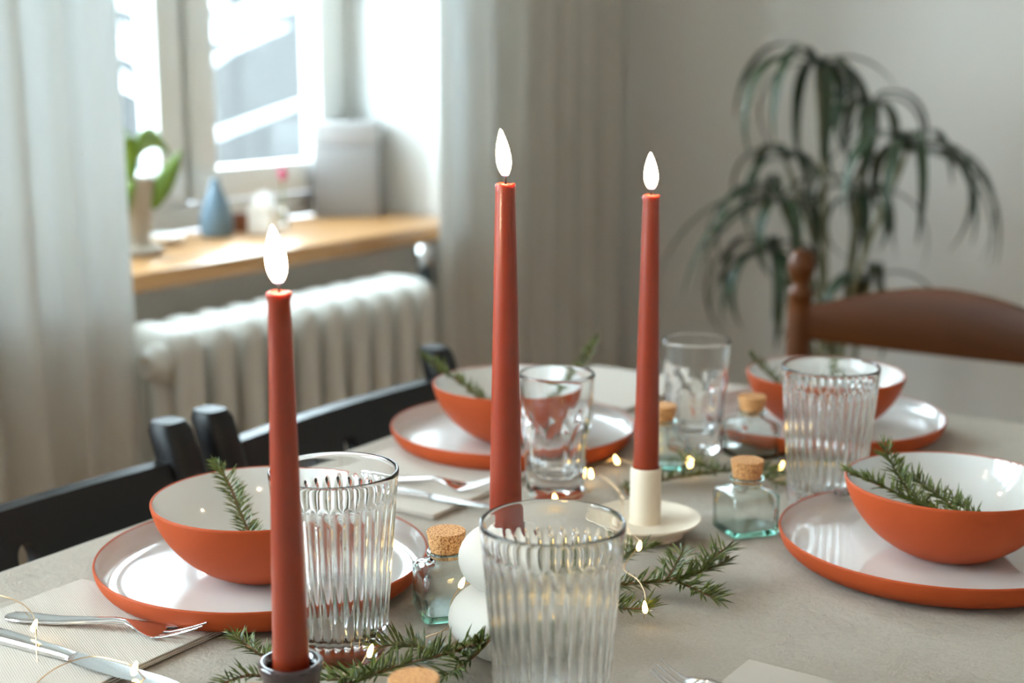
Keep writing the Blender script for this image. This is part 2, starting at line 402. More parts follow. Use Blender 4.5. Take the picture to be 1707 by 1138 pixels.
# ------------------------------------------------------------------ radiator
RY0, PITCHR, NSEC, RTOP, RX0 = 1.470, 0.0645, 10, 0.735, -1.615
rad = thing('radiator', 'white cast iron column radiator below the wooden window sill', 'radiator', (RX0, RY0, 0))
sec = MB(); D = 0.155; zb, zt = 0.10, RTOP
def hump(zc, hh):
    rings = []
    for k in range(9):
        q = -1 + 2 * k / 8; wv = .0265 * math.sqrt(max(0, 1 - abs(q) ** 3.5)) + .0015
        ring = []
        for m in range(24):
            a = 2 * PI * m / 24; cx = math.copysign(abs(math.cos(a)) ** .55, math.cos(a)); cz = math.copysign(abs(math.sin(a)) ** .8, math.sin(a))
            sc = .42 + .58 * max(0, 1 - q * q) ** .5
            ring.append((cx * D / 2 * sc, q * .0275, zc + cz * hh * sc))
        rings.append(ring)
    return rings
sec.loft(hump(zt - .045, .045)); sec.loft(hump(zb + .045, .04))
for dx in (-.052, 0, .052):
    rings = []
    for z in (zb + .03, zb + .10, (zb + zt) / 2, zt - .10, zt - .03):
        rings.append([(dx + .0245 * math.cos(2 * PI * m / 14), .0235 * math.sin(2 * PI * m / 14), z) for m in range(14)])
    sec.loft(rings)
s0 = sec.build('radiator_section', 'radiator_white', rad, sharp=60)
for k in range(1, NSEC):
    c = s0.copy(); COL.objects.link(c); c.parent = rad; c.location = (0, k * PITCHR, 0)
for q in (0, NSEC - 1):
    for dx in (-.045, .045):
        MB().lathe([(0, 0), (.018, 0), (.016, .02), (.014, .13), (0, .13)], 12).build('foot', 'radiator_white', rad, loc=(dx, q * PITCHR, 0))
pl = MB().lathe([(0, 0), (.030, 0), (.030, .012), (.024, .016), (.018, .030), (.012, .030), (.010, .022), (0, .022)], 24).build('end_plug', 'radiator_white', rad, loc=(.02, -.026, zt - .055), rot=(PI / 2, 0, 0))
vy = NSEC * PITCHR - .03
MB().tube([(0, vy - .03, zt - .05), (0, vy + .045, zt - .05), (0, vy + .05, 0.0)], .011, 10).build('pipe', 'radiator_white', rad)
vb_ = MB().lathe([(0, 0), (.016, 0), (.017, .03), (.012, .05), (.012, .055), (0, .055)], 18).build('valve_body', 'dark_slate', rad, loc=(0, vy + .045, zt - .045))
MB().lathe([(0, 0), (.019, 0), (.021, .008), (.019, .030), (.012, .037), (0, .038)], 20).build('valve_knob', 'chrome', vb_, loc=(0, 0, .055))

# ------------------------------------------------------------------ table, cloth
TX0, TX1, TY0, TY1 = -0.905, -0.13, 0.10, 1.55
tb = thing('dining_table', 'rectangular wooden dining table under the linen cloth', 'table', ((TX0 + TX1) / 2, (TY0 + TY1) / 2, 0))
hx, hy = (TX1 - TX0) / 2 - .004, (TY1 - TY0) / 2 - .004
MB().box(-hx, hx, -hy, hy, TABLE_Z - .034, TABLE_Z - .004).build('tabletop', 'table_wood', tb, bevel=.003)
MB().box(-hx + .06, hx - .06, -hy + .06, hy - .06, TABLE_Z - .11, TABLE_Z - .034).build('apron', 'table_wood', tb, bevel=.003)
for sx in (-1, 1):
    for sy in (-1, 1):
        MB().box(-.028, .028, -.028, .028, 0, TABLE_Z - .034).build('leg', 'table_wood', tb, bevel=.004, loc=(sx * (hx - .06), sy * (hy - .06), 0))
from mathutils import noise as mnoise
def tablecloth():
    drop = 0.16; st = 0.0085; v = []; f = []
    def axis(lo, hi):
        n = int((hi - lo) / st); a = [lo + (hi - lo) * i / n for i in range(n + 1)]
        e = [.004, .008, .014, .03, .06, .09, .12, .14, drop]
        return [(lo, -q) for q in reversed(e)] + [(p, 0) for p in a] + [(hi, q) for q in e]
    ax, ay = axis(TX0, TX1), axis(TY0, TY1)
    for (y, ey) in ay:
        for (x, ex) in ax:
            d = math.hypot(ex, ey) if (ex and ey) else max(abs(ex), abs(ey))
            d = min(d, drop)
            nx = math.copysign(1, ex) if ex else 0; ny = math.copysign(1, ey) if ey else 0
            out = .006 * min(1, d / .014) + .02 * d
            if d > .02:
                fl = .006 * min(1, (d - .02) / .1) * (math.sin(26 * (y if nx else x) + 1.3) + .4 * math.sin(61 * (y if nx else x)))
                out += fl
                out = max(out, .004)
            if nx and ny: out += .35 * d * .5
            z = TABLE_Z - max(0, d - .004)
            if d == 0:
                p = Vector((x, y, 0))
                z += -.0003 + .0016 * (mnoise.noise(p * 9)) * .6 + .0011 * mnoise.noise(p * 26 + Vector((5, 1, 0))) * .7
                q = mnoise.noise(Vector((x * 22, y * 5, 3.1))) ; z += .0009 * max(0, q - .15)
                q = mnoise.noise(Vector((x * 6, y * 20, 8.1))) ; z += .0009 * max(0, q - .15)
            v.append((x + nx * out, y + ny * out, z))
    n = len(ax)
    for j in range(len(ay) - 1):
        for i in range(n - 1):
            a = j * n + i; f.append((a, a + 1, a + n + 1, a + n))
    o = obj('tablecloth', mesh('tablecloth', v, f), 'linen')
    tag(o, 'crinkled beige linen tablecloth draped over the dining table', 'tablecloth')
tablecloth()

# ------------------------------------------------------------------ plates and bowls
def dense(prof, n=5):
    out = []
    P = [Vector((r, z, 0)) for r, z in prof]
    for i in range(len(P) - 1):
        p0, p1, p2, p3 = P[max(i - 1, 0)], P[i], P[i + 1], P[min(i + 2, len(P) - 1)]
        for k in range(n):
            t = k / n; q = 0.5 * ((2 * p1) + (p2 - p0) * t + (2 * p0 - 5 * p1 + 4 * p2 - p3) * t * t + (3 * p1 - p0 - 3 * p2 + p3) * t ** 3)
            out.append((max(q.x, 0), q.y))
    out.append(prof[-1]); return out
def plate_meshes():
    R = 0.125
    body = [(0, .0012), (.07, .0012)] + dense([(.100, .0), (.108, .0008), (.116, .0045), (.1215, .010), (.1242, .016), (R, .0205)]) + dense([(R, .0205), (.1246, .0216), (.1238, .0218), (.1231, .0212)])
    glz = dense([(.1233, .0214), (.1222, .0185), (.1195, .0125), (.1145, .0085), (.107, .0066), (.098, .006)]) + [(.06, .0058), (.045, .0061), (.043, .0058), (.02, .006), (.0, .006)]
    a = MB().lathe(body, 96); g = MB().lathe(glz, 96)
    return mesh('plate_body', a.v, a.f, True, 60), mesh('plate_glaze', g.v, g.f, True, 60)
def bowl_meshes():
    out = [(0, .0008), (.026, .0008), (.028, 0)] + dense([(.030, .0), (.036, .0020), (.048, .0085), (.060, .0180), (.071, .0310), (.0785, .0450), (.0820, .0570)]) + dense([(.0820, .0570), (.0818, .0585), (.0808, .0590), (.0799, .0584)])
    inn = dense([(.0801, .0586), (.0765, .0455), (.0692, .0325), (.0585, .0203), (.047, .0116), (.034, .0063), (.018, .0043), (0, .004)])
    a = MB().lathe(out, 96); g = MB().lathe(inn, 96)
    return mesh('bowl_body', a.v, a.f, True, 60), mesh('bowl_glaze', g.v, g.f, True, 60)
PB, PG = plate_meshes(); BB, BG = bowl_meshes()
PL = {}
def setting(key, px, py, bdx, label_p, label_b, bpx=None):
    p = onz(px, py, TABLE_Z + .0214); p.z = TABLE_Z + .0012
    t = thing('dinner_plate', label_p, 'plate', p, 0, 'terracotta dinner plates')
    obj('plate_body', PB, 'terracotta', t); obj('plate_glaze', PG, 'glaze', t)['label'] = 'glossy white inner glaze'
    q = p + Vector((bdx[0], bdx[1], .0058))
    u = thing('bowl', label_b, 'bowl', q, 0, 'terracotta bowls')
    obj('bowl_body', BB, 'terracotta', u); obj('bowl_glaze', BG, 'glaze', u)['label'] = 'glossy white inner glaze'
    PL[key] = q
setting('near_left', 439, 920, (0, 0), 'terracotta dinner plate with white glaze beside the ribbed napkin with fork and knife', 'terracotta bowl with one spruce sprig on the plate beside fork and knife')
setting('far_left', 855, 706, (0, 0), 'terracotta dinner plate at the table edge behind the faceted tumbler', 'terracotta bowl with two sprigs on the plate behind the faceted tumbler')
setting('head', 1373, 688, (0, 0), 'terracotta dinner plate in front of the brown wooden chair', 'terracotta bowl on the plate in front of the brown wooden chair')
setting('right', 1566, 889, (0.006, 0.004), 'terracotta dinner plate under the bowl holding a forked spruce sprig', 'terracotta bowl holding a large forked spruce sprig with several tips')

# ------------------------------------------------------------------ glasses
def ribbed_mesh():
    H, RT, RB, NR, SEG = 0.126, 0.0425, 0.0325, 32, 32 * 10
    v = []; f = []
    def rad(z): return RB + (RT - RB) * (z / H)
    outer = [.0, .001, .003, .006, .009, .012, .016] + [.022 + .007 * i for i in range(11)] + [.098, .101, .1035, .1055, .107, .109, .112, .116, .120, .1235, .1251]
    rings = []
    for z in outer:
        amp = 0.00115
        k = min(1, max(0, (z - .007) / .008)) * min(1, max(0, (.1075 - z) / .007)); k = math.sqrt(max(0, k))
        r0 = rad(z)
        if z < .003: r0 -= .0018 * (1 - z / .003) ** 2
        bead = .0003 * math.exp(-((z - .1215) / .003) ** 2)
        rings.append([((r0 + bead - k * amp * (1 - abs(math.sin(NR * PI * j / SEG)) ** 1.0) * 1.6) * math.cos(2 * PI * j / SEG), (r0 + bead - k * amp * (1 - abs(math.sin(NR * PI * j / SEG)) ** 1.0) * 1.6) * math.sin(2 * PI * j / SEG), z) for j in range(SEG)])
    ro = rad(.1251) + .0001
    for a in (35, 70, 90, 110, 145):
        rr = ro - .0009 + .0009 * math.cos(math.radians(a)); zz = .1251 + .0009 * math.sin(math.radians(a))
        rings.append([(rr * math.cos(2 * PI * j / SEG), rr * math.sin(2 * PI * j / SEG), zz) for j in range(SEG)])
    inner = [.1251, .1225, .118, .112, .1065, .103, .095, .075, .05, .03, .022, .0165, .0135, .012]
    for z in inner:
        r = rad(z) - .0018 - .0006 * min(1, max(0, (.115 - z) / .01))
        if z < .0215: r -= .010 * ((.0215 - z) / .0095) ** 2.4
        k = min(1, max(0, (z - .015) / .008)) * min(1, max(0, (.1075 - z) / .006))
        rings.append([((r + .00035 * k * math.cos(NR * 2 * PI * j / SEG)) * math.cos(2 * PI * j / SEG), (r + .00035 * k * math.cos(NR * 2 * PI * j / SEG)) * math.sin(2 * PI * j / SEG), z) for j in range(SEG)])
    for r in rings: v += r
    n = len(rings)
    for i in range(n - 1):
        for j in range(SEG):
            a = i * SEG + j; b_ = i * SEG + (j + 1) % SEG; f.append((a, b_, b_ + SEG, a + SEG))
    cb = len(v); v.append((0, 0, .0012)); v.append((0, 0, .0108))
    for j in range(SEG):
        f.append((cb, (j + 1) % SEG, j)); f.append((cb + 1, (n - 1) * SEG + j, (n - 1) * SEG + (j + 1) % SEG))
    return mesh('ribbed_glass', v, f, True)
def faceted_mesh():
    H, RT, RB, NF = 0.113, 0.0345, 0.0265, 9; SEG = NF * 12; v = []; f = []; rings = []
    def rad(z): return RB + (RT - RB) * (z / H) ** .8
    for z in [0, .001, .003, .006] + [.010 + .006 * i for i in range(9)] + [.062, .066, .070, .074, .078, .084, .092, .100, .108, .111, .1125, .113]:
        r0 = rad(z); ring = []
        if z < .003: r0 -= .0015 * (1 - z / .003)
        if z > .111: r0 -= .0008 * ((z - .111) / .002) ** 2
        for j in range(SEG):
            th = 2 * PI * j / SEG; loc = ((j % 12) / 12 - .5) * 2 * PI / NF
            top = .058 + .016 * (1 - (2 * loc * NF / (2 * PI)) ** 2)
            k = min(1, max(0, (top - z) / .006)) * min(1, max(0, (z - .006) / .008))
            rf = (r0 - .0008) * math.cos(PI / NF) / math.cos(loc) + .0012 * 0
            r = r0 * (1 - k) + min(rf, r0) * k
            ring.append((r * math.cos(th), r * math.sin(th), z))
        rings.append(ring)
    for z in [.113, .112, .108, .096, .084, .076, .068, .058, .048, .038, .030, .024, .020, .018]:
        g = min(1, max(0, (z - .020) / .060))
        r = rad(z) - (.0024 + .0036 * (1 - g) ** .8)
        if z < .03: r -= .012 * ((.03 - z) / .012) ** 2.2
        rings.append([(r * math.cos(2 * PI * j / SEG), r * math.sin(2 * PI * j / SEG), z) for j in range(SEG)])
    for r in rings: v += r
    n = len(rings)
    for i in range(n - 1):
        for j in range(SEG):
            a = i * SEG + j; b_ = i * SEG + (j + 1) % SEG; f.append((a, b_, b_ + SEG, a + SEG))
    cb = len(v); v.append((0, 0, .0015)); v.append((0, 0, .0172))
    for j in range(SEG):
        f.append((cb, (j + 1) % SEG, j)); f.append((cb + 1, (n - 1) * SEG + j, (n - 1) * SEG + (j + 1) % SEG))
    return mesh('faceted_tumbler', v, f, True, 25)
RG, FG = ribbed_mesh(), faceted_mesh()
def put_glass(me, name, px, py_rim, h, label, group, rot=0.0):
    p = onz(px, py_rim, TABLE_Z + h); p.z = TABLE_Z + .0012
    o = obj(name, me, 'clear_glass', None, p, (0, 0, rot)); tag(o, label, 'glass', group); return p
GL = {}
GL['g1'] = put_glass(RG, 'ribbed_glass', 556, 784, .126, 'ribbed clear drinking glass beside the bowl with one spruce sprig', 'ribbed drinking glasses', .05)
GL['g2'] = put_glass(RG, 'ribbed_glass', 921.5, 871, .126, 'ribbed clear drinking glass in front of the white stacked-ball candle holder', 'ribbed drinking glasses', .02)
GL['g3'] = put_glass(RG, 'ribbed_glass', 1385, 611, .126, 'ribbed clear drinking glass between the small bottles and the bowl by the brown chair', 'ribbed drinking glasses')
GL['f1'] = put_glass(FG, 'faceted_tumbler', 928, 623, .113, 'faceted clear tumbler in front of the plate at the table edge', 'faceted tumblers', .1)
GL['f2'] = put_glass(FG, 'faceted_tumbler', 1161, 567, .113, 'faceted clear tumbler behind the candle in the beige saucer holder', 'faceted tumblers', .3)

# ------------------------------------------------------------------ corked bottles
def bottle_mesh():
    SEG = 48; rings = []
    def ring(r, n_, z):
        out = []
        for j in range(SEG):
            a = 2 * PI * (j + .5) / SEG; c, s = math.cos(a), math.sin(a)
            k = (abs(c) ** n_ + abs(s) ** n_) ** (-1 / n_)
            out.append((r * k * c, r * k * s, z))
        return out
    prof = [(.0190, 12, 0), (.0206, 14, .0006), (.0213, 14, .002), (.0213, 14, .017), (.0213, 14, .0315), (.0209, 12, .0335), (.0196, 9, .0352), (.0170, 5, .0368), (.0138, 2.6, .0382), (.0122, 2, .0398), (.0119, 2, .0425), (.0130, 2, .0436), (.0141, 2, .0446), (.0143, 2, .0458), (.0138, 2, .0468), (.0126, 2, .0470),
            (.0117, 2, .0462), (.0110, 2, .0440), (.0102, 2, .0410), (.0108, 2.2, .0384), (.0145, 4, .0358), (.0178, 7, .0340), (.0190, 10, .0315), (.0192, 11, .0170), (.0191, 11, .0070), (.0183, 9, .0052), (.0140, 5, .0047)]
    v = []; f = []
    for r, n_, z in prof: rings.append(ring(r, n_, z))
    for r in rings: v += r
    n = len(rings)
    for i in range(n - 1):
        for j in range(SEG):
            a = i * SEG + j; b_ = i * SEG + (j + 1) % SEG; f.append((a, b_, b_ + SEG, a + SEG))
    f.append(tuple(reversed(range(SEG)))); f.append(tuple(range((n - 1) * SEG, n * SEG)))
    return mesh('bottle_body', v, f, True, 45)
def cork_mesh():
    m = MB().lathe([(0, .0425), (.0095, .0425), (.0103, .0428), (.0113, .0462)] + [(.0122, .050), (.0131, .055), (.0139, .0605), (.0135, .0612), (.0, .0613)], 40)
    return mesh('cork', m.v, m.f, True, 35)
BM, CM = bottle_mesh(), cork_mesh()
BOT = []
def bottle(px, py, h, label, rot):
    p = onz(px, py, TABLE_Z + h); p.z = TABLE_Z + .0012; BOT.append(p)
    t = thing('corked_bottle', label, 'bottle', p, YAW + math.radians(rot), 'small corked glass bottles')
    obj('bottle_body', BM, 'aqua_glass', t); obj('cork', CM, 'cork', t, rot=(0, 0, random.random() * 6))['label'] = 'speckled cork stopper'
    return p
bottle(744, 886, .0613, 'small square glass bottle with cork beside the white stacked-ball candle holder', 16)
bottle(1246, 768, .0613, 'small square aqua glass bottle with cork beside the plate with the forked sprig', 20)
bottle(1254, 661, .0613, 'small square glass bottle with cork behind the spruce twig beside the ribbed glass', 24)
bottle(1104, 676, .0613, 'small square glass bottle with cork right behind the candle in the beige holder', 12)
bottle(690, 1132, .0613, 'small square glass bottle with cork in front of the long spruce branch', 30)

# ------------------------------------------------------------------ candles and holders
def candle(base, length, r0, r1, flame, label, lean=(0, 0), flare=0.0):
    t = thing('taper_candle', label, 'candle', base, 0, 'rust taper candles')
    prof = [(0, 0), (r0 * .94, 0), (r0, .002)] + [(r0 + (r1 - r0) * k / 10, length * (.02 + .96 * k / 10)) for k in range(1, 10)]
    prof += [(r1 * 1.0, length - .006), (r1 * (1.02 + flare), length - .002), (r1 * (1.0 + flare), length - .0004), (r1 * .90, length), (r1 * .75, length - .0005), (r1 * .35, length - .0008), (0, length - .0008)]
    bd = MB().lathe(prof, 40)
    for i, q in enumerate(bd.v):
        k = q.z / length; bd.v[i] = Vector((q.x + lean[0] * k, q.y + lean[1] * k, q.z + (0.0003 * math.sin(3 * math.atan2(q.y, q.x)) if q.z > length - .003 else 0)))
    bd.build('candle_body', 'wax', t, sharp=70)
    tx, ty = lean
    w = MB().tube([(tx, ty, length - .004), (tx + .0002, ty, length + .004), (tx - .0012 * cyw, ty - .0012 * syw, length + .0085)], [.0009, .0008, .0006], 8); wk = w.build('wick', 'wick', t)
    fh, fw, fl = flame
    fp = [(0, 0), (.22, .02), (.52, .08), (.80, .18), (.97, .30), (1.0, .40), (.93, .54), (.76, .68), (.52, .81), (.27, .92), (.1, .98), (0, 1.0)]
    fm = MB().lathe(dense([(r * fw, z * fh) for r, z in fp], 3), 28)
    for i, q in enumerate(fm.v):
        k = q.z / fh; sh = -fl * k ** 1.1
        fm.v[i] = Vector((q.x + sh * cyw + tx, q.y + sh * syw + ty, q.z + length + .0032))
    fo = fm.build('flame', 'flame', wk, sharp=180); fo['label'] = 'bright yellow-white candle flame'
# near candle in dark glazed holder
p = onz(485, 1108, TABLE_Z + .034); C1 = Vector((p.x, p.y, TABLE_Z + .0012))
h = MB().lathe(dense([(0, .0), (.024, 0), (.026, .003), (.022, .010), (.0175, .018), (.0175, .026), (.0195, .033), (.0190, .0355), (.0172, .0362), (.0150, .0350), (.0125, .030), (.0118, .020), (.0112, .0125), (0, .012)], 3), 64)
tag(h.build('candle_holder', 'dark_ceramic', None, sharp=60, loc=C1), 'glossy dark brown ceramic candle holder with flared lip', 'candle holder')
candle(C1 + Vector((0, 0, .0122)), .2465, .0113, .0064, (.0345, .0058, .0026), 'tall rust taper candle burning in the dark glazed holder', (0, 0), .12)
# middle candle in white stacked balls
p = onz(843, 880, TABLE_Z + .086); C2 = Vector((p.x, p.y, TABLE_Z + .0012))
pr = [(0, 0), (.022, 0)]
for k in range(1, 13):
    a = -PI / 2 + .55 + (PI - .95) * k / 12; pr.append((.0385 * math.cos(a) ** .9 if math.cos(a) > 0 else 0, .0225 + .0245 * math.sin(a)))
for k in range(13):
    a = -PI / 2 + .55 + (PI - 1.0) * k / 12; pr.append((.0315 * math.cos(a) ** .9, .0645 + .0235 * math.sin(a)))
pr += [(.0135, .0872), (.0122, .0868), (.0118, .080), (.0118, .066), (0, .066)]
hb = MB().lathe(pr, 64).build('candle_holder', 'white_stone', None, sharp=30, loc=C2); tag(hb, 'matte white candle holder shaped like two stacked balls', 'candle holder')
candle(C2 + Vector((0, 0, .0662)), .2450, .0113, .0064, (.0305, .0045, .0030), 'tall rust taper candle burning in the white stacked-ball holder')
# far candle in beige saucer holder
p = onz(1077, 778, TABLE_Z + .059); C3 = Vector((p.x, p.y, TABLE_Z + .0012))
hd = thing('candle_holder', 'beige ceramic saucer candle holder with upright tube', 'candle holder', C3)
MB().lathe(dense([(0, 0.0), (.029, 0), (.0305, .003), (.032, .0065), (.040, .0098), (.0455, .0135), (.0460, .0148), (.0450, .0155), (.036, .0125), (.013, .0110), (0, .011)], 3), 72).build('saucer', 'beige_ceramic', hd, sharp=60)
MB().lathe([(0, .009), (.0135, .009), (.0130, .012), (.0128, .056), (.0126, .0578), (.0120, .0582), (.0116, .0575), (.0114, .034), (0, .034)], 48).build('tube', 'beige_ceramic', hd, sharp=40)
candle(C3 + Vector((0, 0, .0342)), .2475, .0110, .0066, (.0300, .0052, .0012), 'tall rust taper candle burning in the beige saucer holder')

# ------------------------------------------------------------------ napkins
def napkin(x0, x1, y0, y1, label):
    t = thing('napkin', label, 'napkin', ((x0 + x1) / 2, (y0 + y1) / 2, TABLE_Z + .0012), 0, 'ribbed paper napkins')
    hx_, hy_ = (x1 - x0) / 2, (y1 - y0) / 2; v = []; f = []
    for lay in range(3):
        mb = MB(); n = 14; ex = .0007 * lay
        top = []
        for j in range(n + 1):
            for i in range(n + 1):
                x = -hx_ + ex + (2 * hx_ - 2 * ex) * i / n; y = -hy_ + ex + (2 * hy_ - 2 * ex) * j / n
                z =   .0013 * lay + .0008 + .0005 * mnoise.noise(Vector((x * 18 + x0 * 9, y * 18, lay)))
                top.append((x, y, z))
        m = n + 1
        mb.v = [Vector(q) for q in top] + [Vector((q[0], q[1], q[2] - .0009)) for q in top]
        K = m * m
        for j in range(n):
            for i in range(n):
                a = j * m + i; mb.f.append((a, a + 1, a + m + 1, a + m)); mb.f.append((K + a, K + a + m, K + a + m + 1, K + a + 1))
        per = [i for i in range(m)] + [j * m + n for j in range(1, m)] + [n * m + i for i in range(n - 1, -1, -1)] + [j * m for j in range(n - 1, 0, -1)]
        for a, c in zip(per, per[1:] + per[:1]): mb.f.append((a, K + a, K + c, c))
        mb.build('napkin_fold', 'napkin', t, sharp=50)
napkin(-.835, -.677, .47, .668, 'ribbed cream napkin under the fork beside the bowl with one sprig')
napkin(-.870, -.703, .934, 1.13, 'ribbed cream napkin under the cutlery between the two plates at the edge')
napkin(-.355, -.190, .60, .811, 'ribbed cream napkin by the fork below the plate with the forked sprig')
napkin(-.892, -.748, 1.355, 1.535, 'folded white napkin at the table corner beside the brown chair setting')

# ------------------------------------------------------------------ cutlery
def sweep(stations, nseg=10):
    """stations: (s, zc, half width, half thickness, dish)"""
    rings = []
    for s, zc, hw, ht, dish in stations:
        r = []
        for k in range(nseg):
            a = 2 * PI * k / nseg; c, q = math.cos(a), math.sin(a)
            yy = hw * math.copysign(abs(c) ** .7, c)
            r.append((s, yy, zc + ht * math.copysign(abs(q) ** .7, q) + dish * (yy / max(hw, 1e-6)) ** 2))
        rings.append(r)
    return rings
def fork_parts(L):
    k = L / .19
    hs = [(0, .0030, .0035, .0010, 0), (.004, .0030, .0075, .0014, 0), (.02, .0030, .0085, .0016, 0), (.05, .0036, .0070, .0016, 0), (.085, .0062, .0045, .0019, 0), (.105, .0078, .0032, .0021, 0), (.116, .0076, .0033, .0018, 0), (.124, .0060, .0055, .0012, .0010), (.132, .0036, .0092, .0010, .0020), (.142, .0018, .0112, .0009, .0024), (.150, .0016, .0116, .0008, .0022)]
    h_ = MB().loft(sweep([(a * k, b_, c, d, e) for a, b_, c, d, e in hs], 12)); tines = []
    for y in (-.0096, -.0032, .0032, .0096):
        st = []
        base = .0016 + .0020 * (y / .0116) ** 2
        for s, z, w in ((.146, 0, .0019), (.156, .0010, .0017), (.168, .0038, .0015), (.180, .0070, .0012), (.1895, .0100, .0006)):
            st.append([(s * k, y + w * math.cos(2 * PI * m / 8), base + z + .0008 * math.sin(2 * PI * m / 8)) for m in range(8)])
        tines.append(MB().loft(st))
    return h_, tines
def fork(label, p_handle, p_tip, z=.003, roll=0.0):
    d = p_tip - p_handle; L = math.hypot(d.x, d.y)
    t = thing('fork', label, 'fork', (p_handle.x, p_handle.y, TABLE_Z + z), math.atan2(d.y, d.x), 'steel forks')
    h_, ti = fork_parts(L); h_.build('handle', 'steel', t, sharp=60)
    for x in ti: x.build('tine', 'steel', t, sharp=60)
def knife(label, p_handle, p_tip, z=.003):
    d = p_tip - p_handle; L = math.hypot(d.x, d.y); k = L / .21
    t = thing('table_knife', label, 'knife', (p_handle.x, p_handle.y, TABLE_Z + z), math.atan2(d.y, d.x), 'steel table knives')
    hs = [(0, .004, .003, .0020, 0), (.004, .004, .0080, .0032, 0), (.03, .004, .0088, .0036, 0), (.07, .004, .0072, .0034, 0), (.10, .004, .0058, .0030, 0), (.108, .004, .0060, .0024, 0)]
    MB().loft(sweep([(a * k, b_, c * k, e, f_) for a, b_, c, e, f_ in hs], 12)).build('handle', 'steel', t, sharp=60)
    rings = []
    for s, y0, y1, th in ((.104, -.0058, .0058, .0016), (.112, -.0066, .0066, .0012), (.13, -.0092, .0068, .0010), (.16, -.0100, .0068, .0009), (.185, -.0088, .0066, .0008), (.20, -.0050, .0062, .0007), (.208, -.0002, .0052, .0005), (.2105, .0030, .0044, .0004)):
        rings.append([(s * k, y0 * k, .0036), (s * k, (y0 + y1) / 2 * k, .0036 + th), (s * k, y1 * k, .0036 + th), (s * k, y1 * k, .0036 - th), (s * k, (y0 + y1) / 2 * k, .0036 - th)])
    MB().loft(rings).build('blade', 'steel', t, sharp=30)
fork('steel fork on the ribbed napkin beside the bowl with one sprig', tab(12, 1027, .006), tab(343, 1062, .006), .0036)
knife('steel table knife lying over the napkin under the fairy lights', tab(-40, 1052, .006), tab(292, 1146, .006), .0036)
fork('steel fork on the napkin between the two plates at the edge', tab(612, 795, .006), tab(818, 818, .006), .0036)
knife('steel table knife on the napkin between the two plates at the edge', tab(600, 812, .006), tab(835, 848, .006), .0036)
fork('steel fork with its tines beside the napkin corner below the forked sprig plate', tab(1300, 1172, .006), tab(1092, 1126, .008), .0024)

# ------------------------------------------------------------------ spruce sprigs
def sprig(label, branches, needle=.0180, group='spruce sprigs', rise=0.35, dens=1.0, seed=1, updir=Vector((0, 0, 1))):
    rnd = random.Random(seed)
    base = Vector(branches[0][0]); t = thing('spruce_sprig', label, 'sprig', base, 0, group)
    st = MB(); nd = MB()
    for bi, br in enumerate(branches):
        pts = smoothpath([Vector(q) - base for q in br], 8); n = len(pts)
        L = sum((pts[i + 1] - pts[i]).length for i in range(n - 1))
        r0 = .0014 if bi == 0 else .0010
        st.tube(pts, [r0 * (1 - .5 * i / (n - 1)) for i in range(n)], 6)
        cum = [0]
        for i in range(n - 1): cum.append(cum[-1] + (pts[i + 1] - pts[i]).length)
        cnt = int(L / .00155 * dens) * 2
        for q in range(cnt):
            s = (q + rnd.random()) / cnt * L
            i = max(j for j in range(n) if cum[j] <= s + 1e-9); i = min(i, n - 2)
            p = pts[i].lerp(pts[i + 1], (s - cum[i]) / max(1e-6, cum[i + 1] - cum[i]))
            tg = (pts[i + 1] - pts[i]).normalized()
            side = tg.cross(updir).normalized(); up = side.cross(tg).normalized()
            a = rnd.choice((0, PI)) + rnd.gauss(0, .45)
            if rnd.random() < .22: a = rnd.uniform(.2, PI - .2)
            rad_ = side * math.cos(a) + up * (abs(math.sin(a)) if rnd.random() < .8 else math.sin(a) * .4)
            ang = math.radians(rnd.uniform(46, 72)); end = max(0, (s / L - .85) / .15)
            ang *= (1 - .65 * end)
            d = tg * math.cos(ang) + rad_ * math.sin(ang)
            ln = needle * rnd.uniform(.75, 1.1) * (1 - .25 * end) * (.75 + .25 * min(1, s / L * 4))
            wv = d.cross(rad_.cross(tg) if abs(d.dot(rad_)) < .99 else up)
            if wv.length < 1e-6: continue
            wv = wv.normalized() * (.00095 if needle > .017 else .0007); hv = d.cross(wv).normalized() * .0006
            tip = p + d * ln - up * 0.0; mid = p + d * ln * .55 + up * .0006
            o_ = len(nd.v)
            nd.v += [p + wv * .6, p + hv, p - wv * .6, mid + wv, mid + hv, mid - wv, tip]
            nd.f += [(o_, o_ + 1, o_ + 4, o_ + 3), (o_ + 1, o_ + 2, o_ + 5, o_ + 4), (o_ + 2, o_, o_ + 3, o_ + 5), (o_ + 3, o_ + 4, o_ + 6), (o_ + 4, o_ + 5, o_ + 6), (o_ + 5, o_ + 3, o_ + 6)]
    st.build('stem', 'twig_bark', t); k = nd.build('needles', 'needle', t, smooth=False); k['kind'] = 'stuff'
    return t
def T(px, py, h=.008): return tab(px, py, h)
sprig('long spruce branch with side shoots beside the dark candle holder', [
    [T(560, 1150, .007), T(640, 1118, .010), T(735, 1092, .013), T(785, 1076, .022), T(825, 1062, .030), T(862, 1050, .036)],
    [T(735, 1094, .012), T(690, 1076, .012), T(620, 1076, .014)],
    [T(818, 1064, .029), T(785, 1098, .014), T(738, 1128, .010)],
    [T(640, 1118, .010), T(600, 1128, .008), T(545, 1134, .007)]], seed=2)
